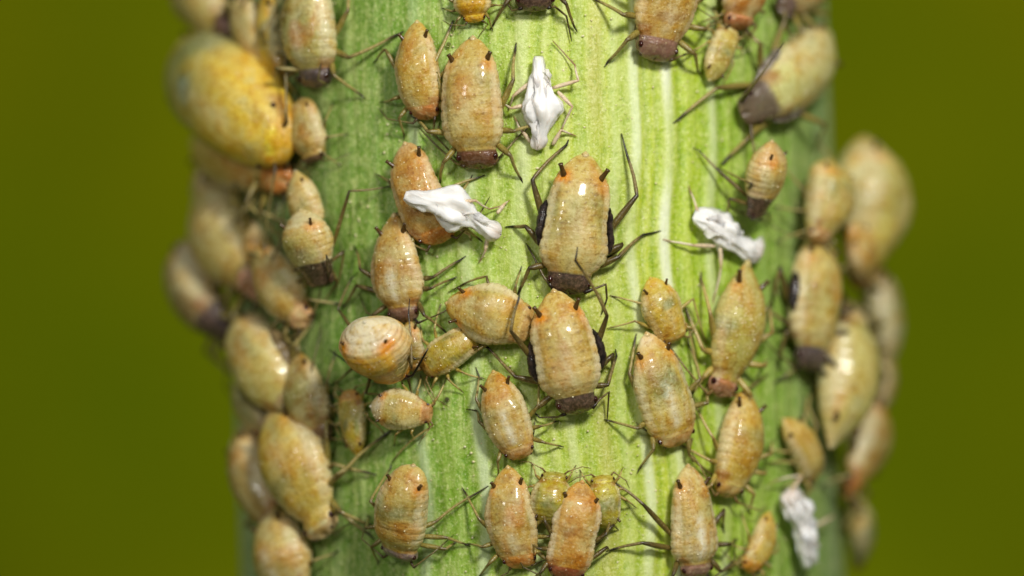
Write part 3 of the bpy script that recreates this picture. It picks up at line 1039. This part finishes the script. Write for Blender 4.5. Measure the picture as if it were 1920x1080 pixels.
Aphid('greenish tan aphid with gleaming wet speckled back and pink head', (1408, 492), (1352, 745), 108, prof='std', base=(190, 178, 112), brown=.45, orange=.8, green=.5, headc=PKH, headlen=.13,
      seed=11, wet=150, hr=.72, margin=.25, dots=.2, legc='pale', ant={'R': [(1395, 735, .15), (1420, 716, .1), (1442, 700, .05)]},
      legs={'L2': [(1318, 655, .3), (1290, 590, .05)], 'L1': [(1316, 710, .2), (1300, 735, .04)]})
Aphid('plump yellowish tan aphid directly below the pink-headed wet one', (1405, 732), (1364, 934), 94, prof='nymph', base=(206, 174, 92), brown=.25, orange=.4, green=.25, headc=(206, 166, 92), seed=12, pale=0.35, hr=.76,
      dots=.05, legc='pale')
Aphid('small round yellow aphid with splayed legs above the yellow green one', (1218, 522), (1268, 642), 80, prof='nymph', base=(212, 182, 80), brown=.15, orange=.6, green=.35, headc=(206, 168, 82), seed=13, pale=0.3,
      legc='pale', hr=.7, dots=.1, stripe=.2, legs={'L3': [(1205, 570, .25), (1152, 556, .04)], 'L2': [(1190, 602, .25), (1146, 614, .04)], 'R3': [(1300, 560, .25), (1322, 640, .05)], 'R2': [(1290, 610, .25), (1308, 690, .05)]})
Aphid('yellow green aphid with pale tail tip and orange cornicle patches', (1212, 626), (1271, 839), 108, prof='nymph', base=(206, 180, 96), brown=.3, orange=1.0, green=.5, headc=(204, 160, 96), seed=14, pale=0.45,
      stripe=.55, tailc=(232, 212, 178), hr=.66, dots=.15, legs={'R1': [(1292, 852, .25), (1336, 892, .06), (1344, 898, .02)], 'L3': [(1180, 700, .25), (1190, 640, .04)]},
      ant={'L': [(1235, 828, .1), (1212, 808, .1), (1192, 792, .05)], 'R': [(1298, 822, .2), (1292, 850, .15), (1300, 868, .1)]})
Aphid('tan aphid with white thorax stripe and purple tinged head at the bottom edge', (1291, 873), (1306, 1088), 98, prof='slim', base=(206, 182, 130), brown=.5, orange=.9, stripe=.85, headc=(140, 106, 92),
      seed=15, hr=.68, legc='dark', dots=.4, margin=.6, legs={'L3': [(1206, 946, .35), (1150, 904, .08), (1128, 893, .02)], 'L2': [(1205, 1018, .3), (1150, 1030, .05)], 'R3': [(1358, 955, .25), (1356, 988, .04)],
      'R1': [(1352, 1072, .3), (1400, 1032, .08), (1440, 1004, .04)]})
Aphid('small yellow aphid with orange head end, next to blurred white shed skin', (1448, 962), (1404, 1074), 60, prof='nymph', base=(208, 176, 88), brown=.2, orange=.3, green=.2, headc=(204, 142, 40), headlen=.2, seed=16, pale=0.3, dots=0, legc='pale')
Aphid('broad tan aphid lying sideways, its head under the black-padded one', (836, 566), (1000, 612), 110, prof='nymph', base=(206, 176, 104), brown=.35, orange=.8, green=.2, headc=(196, 160, 96), seed=17, hr=.66,
      legs={'L2': [(912, 518, .3), (870, 532, .05), (840, 548, .02)], 'R3': None, 'L1': None, 'R1': None}, ant={'L': None, 'R': None}, dots=.3)
Aphid('yellow green aphid lying crosswise below the sideways tan one', (898, 622), (790, 694), 70, prof='nymph', base=(186, 164, 58), brown=.35, orange=.3, green=.6, headc=(178, 140, 60), seed=18, pale=0.15, legc='pale', dots=.05)
Aphid('slender plain tan aphid with a pale back stripe, no dark head', (922, 697), (977, 862), 84, prof='nymph', base=(204, 172, 104), brown=.45, orange=.35, stripe=.7, green=.15, headc=(196, 152, 96), seed=19, hr=.7, dots=.05,
      legs={'L3': [(892, 748, .3), (898, 705, .05), (892, 688, .02)], 'L2': [(898, 790, .2), (894, 770, .08), (874, 767, .03)]}, ant={'R': [(996, 838, .1), (1002, 805, .1), (1003, 786, .05)], 'L': [(940, 838, .1), (912, 812, .05)]})
Aphid('orange tan aphid with short dark cornicles, left of the partly hidden green ones', (946, 876), (974, 1068), 94, prof='nymph', base=(200, 164, 92), brown=.6, orange=.9, stripe=.3, green=.2, headc=(196, 132, 62), seed=20, hr=.68,
      ant={'L': [(952, 1074, .1), (930, 1085, .1)], 'R': [(998, 1060, .15), (1022, 1050, .1)]})
Aphid('orange aphid with brown mottled head, lying on top of yellow green ones', (1094, 903), (1058, 1090), 96, prof='nymph', base=(206, 160, 92), brown=.75, orange=1.0, stripe=.0, green=.05, headc=(140, 72, 40), seed=21, pale=0.3, hr=.66, lift=.18,
      legc='dark', margin=.7, legs={'R2': [(1150, 983, .3), (1156, 990, .1)], 'R1': [(1138, 1026, .3), (1142, 1032, .1)]})
Aphid('rounded yellow green aphid half hidden left of the orange mottled one', (1030, 985), (1040, 884), 78, prof='blunt', base=(188, 172, 44), brown=.2, orange=.1, green=.6, headc=(160, 150, 50), seed=22, pale=0.1, legc='pale', dots=.1)
Aphid('yellow green aphid of which a strip shows right of the orange mottled one', (1138, 992), (1128, 890), 66, prof='blunt', base=(190, 178, 60), brown=.1, orange=.1, green=.6, headc=(180, 168, 64), seed=23, pale=0.1, legc='pale', dots=.0)
Aphid('tan aphid with raised rump and greyish purple head near the bottom edge', (768, 872), (744, 1050), 106, th=.85, hh=.38, prof='blunt', base=(200, 174, 118), brown=.5, orange=.7, green=.3, headc=(132, 112, 112), headlen=.14, seed=24, hr=.8,
      legs={'R3': [(818, 978, .3), (892, 926, .08), (916, 911, .03)], 'R2': [(838, 1008, .3), (872, 1020, .05)], 'R1': [(835, 1030, .25), (852, 1018, .05)]}, dots=.2)
Aphid('small aphid with whitish domed rump and orange underside, beneath the ringed one', (694, 762), (812, 776), 78, th=.62, hh=.30, prof='fat', base=(206, 184, 130), brown=.3, orange=.7, headc=(190, 140, 84), headlen=.2, seed=25, hr=.85, legc='pale',
      tailc=(226, 214, 184), rings=.4, legs={'R1': [(806, 802, .2), (738, 862, .05)], 'L1': [(822, 742, .2), (834, 716, .05)]}, dots=.05)
Aphid('slim yellow green aphid, pinkish head up, left of the whitish domed one', (670, 853), (655, 729), 60, prof='nymph', base=(188, 166, 66), brown=.2, orange=.2, green=.55, headc=(196, 146, 72), headlen=.2, seed=26, pale=0.2, legc='pale', dots=0)
Aphid('tail-up aphid with white ringed rump and yellow orange belly, two black antennae', (684, 602), (738, 706), 138, th=1.52, hh=.42, prof='pear', base=(214, 166, 52), brown=.5, orange=1.0, headc=(206, 140, 40), headlen=.1, seed=27, antc='black', pale=0.12, rings=1.3, hr=.97,
      tailc=(232, 222, 190), green=.25, legc='dark', corn=.8, dots=.1,
      ant={'L': [(696, 706, .5), (655, 682, .5), (617, 656, .45)], 'R': [(774, 704, .6), (788, 680, .7), (803, 653, .75)]},
      legs={'L1': [(686, 738, .3), (716, 740, .06)], 'R1': [(768, 722, .3), (775, 745, .06)], 'L3': [(634, 580, .4), (660, 520, .2)], 'L2': [(650, 700, .3), (618, 722, .05)], 'R3': [(772, 690, 1.1), (766, 590, .9), (768, 560, .8)]})
Aphid('narrow brownish aphid squeezed between the ringed one and the crosswise yellow one', (766, 600), (778, 698), 52, prof='slim', base=(176, 146, 76), brown=.5, seed=28, headc=(170, 130, 70), legc='pale', nlegs=False)
Aphid('tan aphid with grey white stripes above the ringed rump', (734, 402), (757, 606), 102, prof='std', base=(196, 168, 116), brown=.5, orange=.6, stripe=.7, headc=(120, 88, 76), seed=29, hr=.7, green=.25, legc='dark',
      legs={'L2': [(668, 535, .3), (645, 575, .05)], 'R3': [(812, 520, .25), (862, 488, .04)]})
Aphid('orange brown aphid lying beneath a white shed skin', (752, 270), (824, 458), 108, prof='nymph', base=(196, 148, 80), brown=.6, orange=.5, green=.1, headc=(188, 122, 52), seed=30, pale=0.25, hr=.62, tailc=(206, 172, 118),
      legs={'R3': [(842, 352, .25), (896, 333, .04)], 'L2': [(745, 400, .2), (725, 420, .04)], 'L3': [(730, 340, .2), (712, 330, .04)]}, dots=.1)
Aphid('small tan aphid with dark head beneath the grey-headed one at the top', (563, 184), (590, 306), 80, prof='blunt', base=(196, 168, 116), brown=.6, orange=.4, headc=(86, 62, 46), headlen=.1, seed=31, hr=.8, green=.1)
Aphid('translucent brownish green aphid with dark grey head, cropped by the top edge', (578, -70), (590, 166), 122, prof='slim', base=(190, 178, 128), brown=.75, orange=.6, green=.4, headc=(74, 64, 70), headlen=.16, seed=32, hr=.7, margin=.5, stripe=.3,
      legs={'R2': [(654, 108, .4), (742, 66, .06)], 'R3': [(652, 20, .3), (660, -30, .05)]}, ant={'L': [(535, 130, .3), (508, 85, .2), (490, 50, .1)], 'R': [(596, 150, .7), (602, 118, .7)]})
Aphid('tail-up aphid with smooth pale rump and shiny blackish head, above a brown one', (562, 394), (606, 540), 106, th=.88, hh=.44, prof='pear', base=(202, 186, 132), brown=.15, orange=.8, headc=(46, 36, 28), headlen=.36, seed=33, hr=.9, rings=.5, tailc=(214, 200, 150),
      legc='dark', green=.35, dots=.2, legs={'L3': None, 'R3': [(655, 358, .5), (728, 350, .08)], 'R2': [(645, 470, .3), (628, 550, .08)], 'R1': [(632, 530, .3), (606, 572, .06)], 'L1': [(540, 540, .3), (536, 620, .05)]},
      ant={'R': [(612, 478, .9), (622, 500, .8), (612, 540, .5)], 'L': [(560, 500, .6), (552, 490, .6)]})
Aphid('pale tan aphid with pointed rump, half hidden behind the smooth pale-rumped one', (554, 320), (592, 450), 78, th=.55, hh=.35, prof='std', base=(204, 178, 128), brown=.3, orange=.3, seed=34, headc=TNH, nlegs=False)

# ---- softer aphids towards the sides of the stem
Aphid('cream aphid with orange spots, black wing pad and bluish black head', (1536, 430), (1516, 694), 118, prof='slim', base=(206, 186, 130), brown=.4, orange=.7, headc=(58, 52, 62), headlen=.165, seed=35, hr=.75, pads=('dark', (.34, .62)), legc='dark', margin=.6, face=.35,
      legs={'L1': [(1475, 620, .3), (1462, 680, .05)], 'L3': [(1462, 500, .25), (1450, 560, .05)]}, tailc=(214, 200, 156))
Aphid('large whitish green aphid with grey wing pads and grey brown head', (1566, 66), (1400, 218), 132, prof='fat', base=WHT, brown=.25, orange=.3, green=.35, headc=(84, 72, 62), headlen=.22, seed=36, hr=.8, pads=('grey', (.55, .82)), face=.3,
      legs={'L1': [(1345, 165, .3), (1276, 220, .05)], 'R1': [(1400, 262, .3), (1366, 296, .05)], 'R2': [(1400, 262, .2), (1362, 298, .04)]}, ant={'L': [(1420, 150, 1.0), (1470, 80, 1.2)]}, margin=.3)
Aphid('dark brownish aphid cropped by the top edge above the large whitish one', (1560, -70), (1466, 20), 84, prof='std', base=(150, 128, 104), brown=.6, headc=(92, 74, 70), seed=37, hr=.9, face=.2)
Aphid('blurred pale tan aphid in front of the fat yellow white one', (1562, 300), (1534, 456), 112, prof='fat', base=(204, 182, 118), brown=.25, orange=.5, seed=38, hr=.9, headc=(186, 140, 90), face=.3, lift=.2)
Aphid('fat blurred yellowish white aphid on the edge of the stem', (1630, 256), (1612, 536), 176, prof='fat', base=(212, 196, 126), brown=.35, orange=.9, green=.3, headc=(176, 118, 50), headlen=.14, seed=39, hr=1.0, face=.2, dots=.6)
Aphid('blurred dull grey aphid behind the cream one with a wing pad', (1640, 490), (1654, 716), 124, prof='fat', base=(128, 122, 92), brown=.4, green=.4, orange=.2, headc=(88, 80, 70), seed=40, hr=.95, face=.0)
Aphid('large blurred pale greenish aphid, pointed rump downward, below the cream one', (1566, 838), (1600, 570), 146, prof='std', base=(202, 192, 138), brown=.25, orange=.4, green=.45, headc=(178, 156, 112), seed=41, hr=.9, face=.25, lift=.1, tailc=(206, 188, 132))
Aphid('blurred dull brown aphid behind the rump of the large pale greenish one', (1646, 748), (1590, 930), 112, prof='fat', base=(168, 142, 94), brown=.5, orange=.6, headc=(172, 112, 52), seed=42, hr=.95, face=.1)
Aphid('small smooth light tan aphid alone above the blurred white shed skin', (1474, 783), (1532, 898), 70, prof='nymph', base=(204, 174, 104), brown=.2, orange=.35, green=.1, headc=(200, 164, 92), seed=43, pale=0.3, dots=0, legc='pale', hr=.8,
      legs={'R1': [(1492, 868, .2), (1442, 868, .05)], 'R2': [(1480, 848, .2), (1438, 842, .05)], 'L3': [(1512, 770, .25), (1520, 738, .05)]})
Aphid('blurred greenish grey aphid low on the stem edge behind white shed skin', (1600, 930), (1612, 1066), 80, prof='fat', base=(134, 136, 88), brown=.3, orange=.2, green=.5, headc=(150, 112, 66), seed=44, hr=.9, nlegs=False)
Aphid('huge bright yellow orange aphid on the edge of the stem', (342, 100), (530, 264), 204, prof='oval', base=(232, 200, 76), brown=.08, orange=.2, green=.8, headc=(222, 172, 40), headlen=.06, seed=45, pale=0.35, hr=.95, face=.25, dots=.0, margin=.1, stripe=.2)
Aphid('blurred cream aphid beneath the huge yellow one', (350, 262), (534, 338), 112, prof='std', base=(206, 178, 122), brown=.5, orange=.8, headc=(190, 120, 50), seed=46, hr=.9, face=.2)
Aphid('blurred pale aphid with dark head cropped by the top beside the huge yellow one', (330, -64), (436, 72), 116, prof='std', base=(186, 170, 124), brown=.35, headc=(96, 62, 58), headlen=.16, seed=47, hr=.9, face=.1)
Aphid('blurred pinkish cream aphid between the huge yellow one and the top edge', (440, -10), (506, 128), 80, prof='slim', base=(208, 180, 142), brown=.2, orange=.2, headc=(196, 160, 120), seed=48, hr=.8, face=.2)
Aphid('thin yellow aphid squeezed beside the grey-headed one at the top', (496, -20), (522, 172), 66, prof='slim', base=(208, 172, 32), brown=.2, orange=.4, green=.5, headc=(180, 150, 50), seed=49, pale=0.05, hr=.8, dots=0, nlegs=False)
Aphid('blurred whitish tan aphid above the dark purplish grey one', (376, 346), (482, 552), 142, prof='fat', base=(202, 182, 134), brown=.35, orange=.5, green=.3, headc=(170, 120, 100), seed=50, hr=.95, face=.2)
Aphid('very blurred dark purplish grey aphid on the edge of the stem', (332, 462), (428, 640), 124, prof='fat', base=(140, 118, 98), brown=.3, orange=.2, headc=(70, 56, 56), headlen=.25, seed=51, hr=.95, face=.0)
Aphid('orange tan aphid leaning against the shiny black-headed one', (478, 456), (572, 610), 98, prof='std', base=(204, 172, 116), brown=.45, orange=.9, headc=(206, 160, 110), seed=52, hr=.85, face=.2, dots=.1)
Aphid('pale aphid with pointed tail and olive brown wing pad, above a yellow one', (436, 596), (556, 772), 138, prof='fat', base=(208, 192, 138), brown=.3, orange=.7, green=.45, headc=(150, 124, 84), seed=53, hr=.85, face=.3, pads=('brown', (.42, .74)), tailc=(222, 204, 158), legc='olive', corn=.8,
      legs={'L2': [(582, 720, .4), (602, 800, .15), (618, 880, .05)], 'L3': [(560, 660, .3), (540, 560, .05)], 'L1': [(598, 740, .3), (606, 830, .06)]})
Aphid('plump yellow and pale green aphid with pointed tail and orange tints', (506, 756), (612, 1004), 144, prof='std', base=(212, 184, 104), brown=.25, orange=.8, green=.6, headc=(204, 176, 128), headlen=.09, seed=54, hr=.8, face=.25, tailc=(224, 200, 152), margin=.5, dots=.1,
      legs={'L2': [(640, 890, .4), (722, 816, .06)], 'L1': [(640, 960, .3), (690, 1000, .05)], 'L3': [(626, 870, .3), (690, 886, .05)]}, ant={'L': [(630, 998, .15), (652, 984, .12), (676, 968, .05)], 'R': [(560, 1000, .4), (530, 975, .3), (510, 950, .2)]})
Aphid('olive brown aphid wedged between the two plump pointed ones', (552, 660), (600, 830), 104, prof='std', base=(158, 138, 92), brown=.6, orange=.3, headc=(122, 96, 72), seed=55, hr=.7, face=.15, legs={'L3': [(625, 760, .3), (650, 800, .05)]})
Aphid('blurred greyish tan aphid behind the plump yellow and green one', (446, 800), (514, 1000), 106, prof='fat', base=(168, 146, 106), brown=.45, orange=.4, headc=(140, 104, 78), seed=56, hr=.9, face=.0)
Aphid('blurred tan aphid with whitish back cropped by the bottom edge', (505, 955), (560, 1130), 122, prof='fat', base=(204, 178, 122), brown=.4, orange=.5, green=.2, stripe=.4, headc=(190, 140, 90), seed=57, hr=.85, face=.2)
Aphid('small blurred grey aphid in the gap under the pale pointed-tailed one', (452, 690), (502, 830), 84, prof='fat', base=(158, 152, 118), brown=.35, headc=(110, 92, 80), seed=58, hr=.8, nlegs=False)

Aphid('small blurred orange tan aphid at the head of the fat yellowish white one', (1600, 420), (1622, 534), 78, prof='fat', base=(202, 160, 92), brown=.6, orange=.6, headc=(186, 130, 60), seed=71, hr=.85, face=.3, lift=.5, nlegs=False)
Aphid('blurred brownish aphid pressed against the right flank of the large pale greenish one', (1652, 640), (1640, 800), 84, prof='fat', base=(150, 128, 86), brown=.6, orange=.5, headc=(120, 90, 60), seed=72, hr=.9, nlegs=False)
Aphid('blurred pinkish tan aphid between the whitish tan one and the orange tan one', (452, 400), (520, 560), 84, prof='std', base=(196, 164, 116), brown=.5, orange=.6, headc=(160, 112, 90), seed=73, hr=.85, face=.15, lift=-.1)
Aphid('faint grey green aphid under the cream one beneath the huge yellow one', (372, 320), (420, 420), 80, prof='fat', base=(158, 146, 104), brown=.4, headc=(120, 100, 80), seed=74, hr=.8, nlegs=False)

# ---- white shed skins
Aphid('white crumpled shed skin with thin bent legs, beside the large brown-headed aphid', (1013, 104), (1012, 282), 50, husk=True, hr=.7, seed=61, prof='blunt', lift=.08,
      legs=[[(1035, 165, .2), (1085, 151, .3), (1078, 122, .12), (1036, 76, .03)], [(1046, 172, .2), (1073, 200, .3), (1052, 246, .06)], [(1000, 150, .2), (962, 180, .25), (956, 200, .05)],
            [(996, 195, .2), (958, 203, .25), (940, 192, .04)], [(1036, 272, .1), (1052, 244, .2), (1072, 252, .05)], [(996, 268, .1), (978, 245, .2), (968, 226, .05)]])
Aphid('white twisted shed skin lying across the orange brown aphid', (760, 362), (944, 432), 56, husk=True, hr=.7, seed=62, prof='blunt', th=.90, hh=.35,
      legs=[[(850, 378, .6), (892, 376, .6), (918, 392, .15), (948, 384, .03)], [(932, 400, .3), (946, 382, .2), (952, 378, .05)], [(850, 420, .4), (880, 440, .15), (882, 446, .05)], [(915, 440, .2), (910, 470, .2), (902, 486, .03)]])
Aphid('pinkish white shed skin between the tail-up black-headed aphid and the wet one', (1302, 404), (1434, 478), 58, husk=True, hr=.7, seed=63, prof='blunt', lift=.08,
      legs=[[(1310, 402, .2), (1305, 388, .2), (1294, 358, .05)], [(1340, 462, .2), (1300, 460, .2), (1246, 450, .03)], [(1350, 465, .2), (1352, 500, .2), (1338, 560, .03)], [(1405, 480, .2), (1402, 495, .2), (1404, 510, .1)]])
Aphid('blurred white shed skin with one raised bent leg beneath the small light tan aphid', (1526, 1062), (1480, 918), 66, husk=True, hr=.75, seed=64, prof='blunt', lift=.15,
      legs=[[(1480, 925, .3), (1504, 892, .5), (1454, 902, .2), (1440, 910, .1)], [(1532, 985, .3), (1560, 970, .3), (1562, 968, .2)]])


# ---- honeydew droplets
def make_dew():
    mt, nt, b = node_mat('honeydew')
    v = obj_coords(nt)
    n = noise(nt, v, 8.0)
    c = mixrgb(nt, n, lin((236, 220, 170)), lin((250, 244, 220)))
    nt.links.new(c, b.inputs['Base Color'])
    b.inputs['Roughness'].default_value = 0.03
    b.inputs['IOR'].default_value = 1.36
    b.inputs['Transmission Weight'].default_value = 0.95
    return mt


DEW = make_dew()


def droplet(label, px, py, r, h):
    c = hit(px, py, h)
    n = unit((c[0], c[1], 0)); e1 = np.array([0, 0, 1.0]); e2 = np.cross(n, e1)
    vs, fs = [], []
    nu, nv = 20, 14
    for i in range(nv + 1):
        a = i / nv * math.pi
        for j in range(nu):
            u = j / nu * TAU
            q = n * math.cos(a) * .94 + (e1 * math.cos(u) + e2 * math.sin(u)) * math.sin(a) * (1 + .05 * math.cos(a * 2))
            vs.append(q * r)
    for i in range(nv):
        for j in range(nu):
            k = (j + 1) % nu
            fs.append((i * nu + j, (i + 1) * nu + j, (i + 1) * nu + k, i * nu + k))
    o = mesh_obj('honeydew_droplet', vs, fs, DEW)
    o.location = c
    o['label'] = label
    o['category'] = 'droplet'
    o['group'] = 'clear honeydew droplets'


droplet('clear droplet at the rump of the small whitish domed aphid', 686, 777, .055, .36)
droplet('clear droplet on the stem between the slim tan and large brown-headed aphids', 841, 84, .05, .045)
droplet('tiny clear droplet on the stem beside the head of the whitish domed aphid', 838, 749, .05, .045)
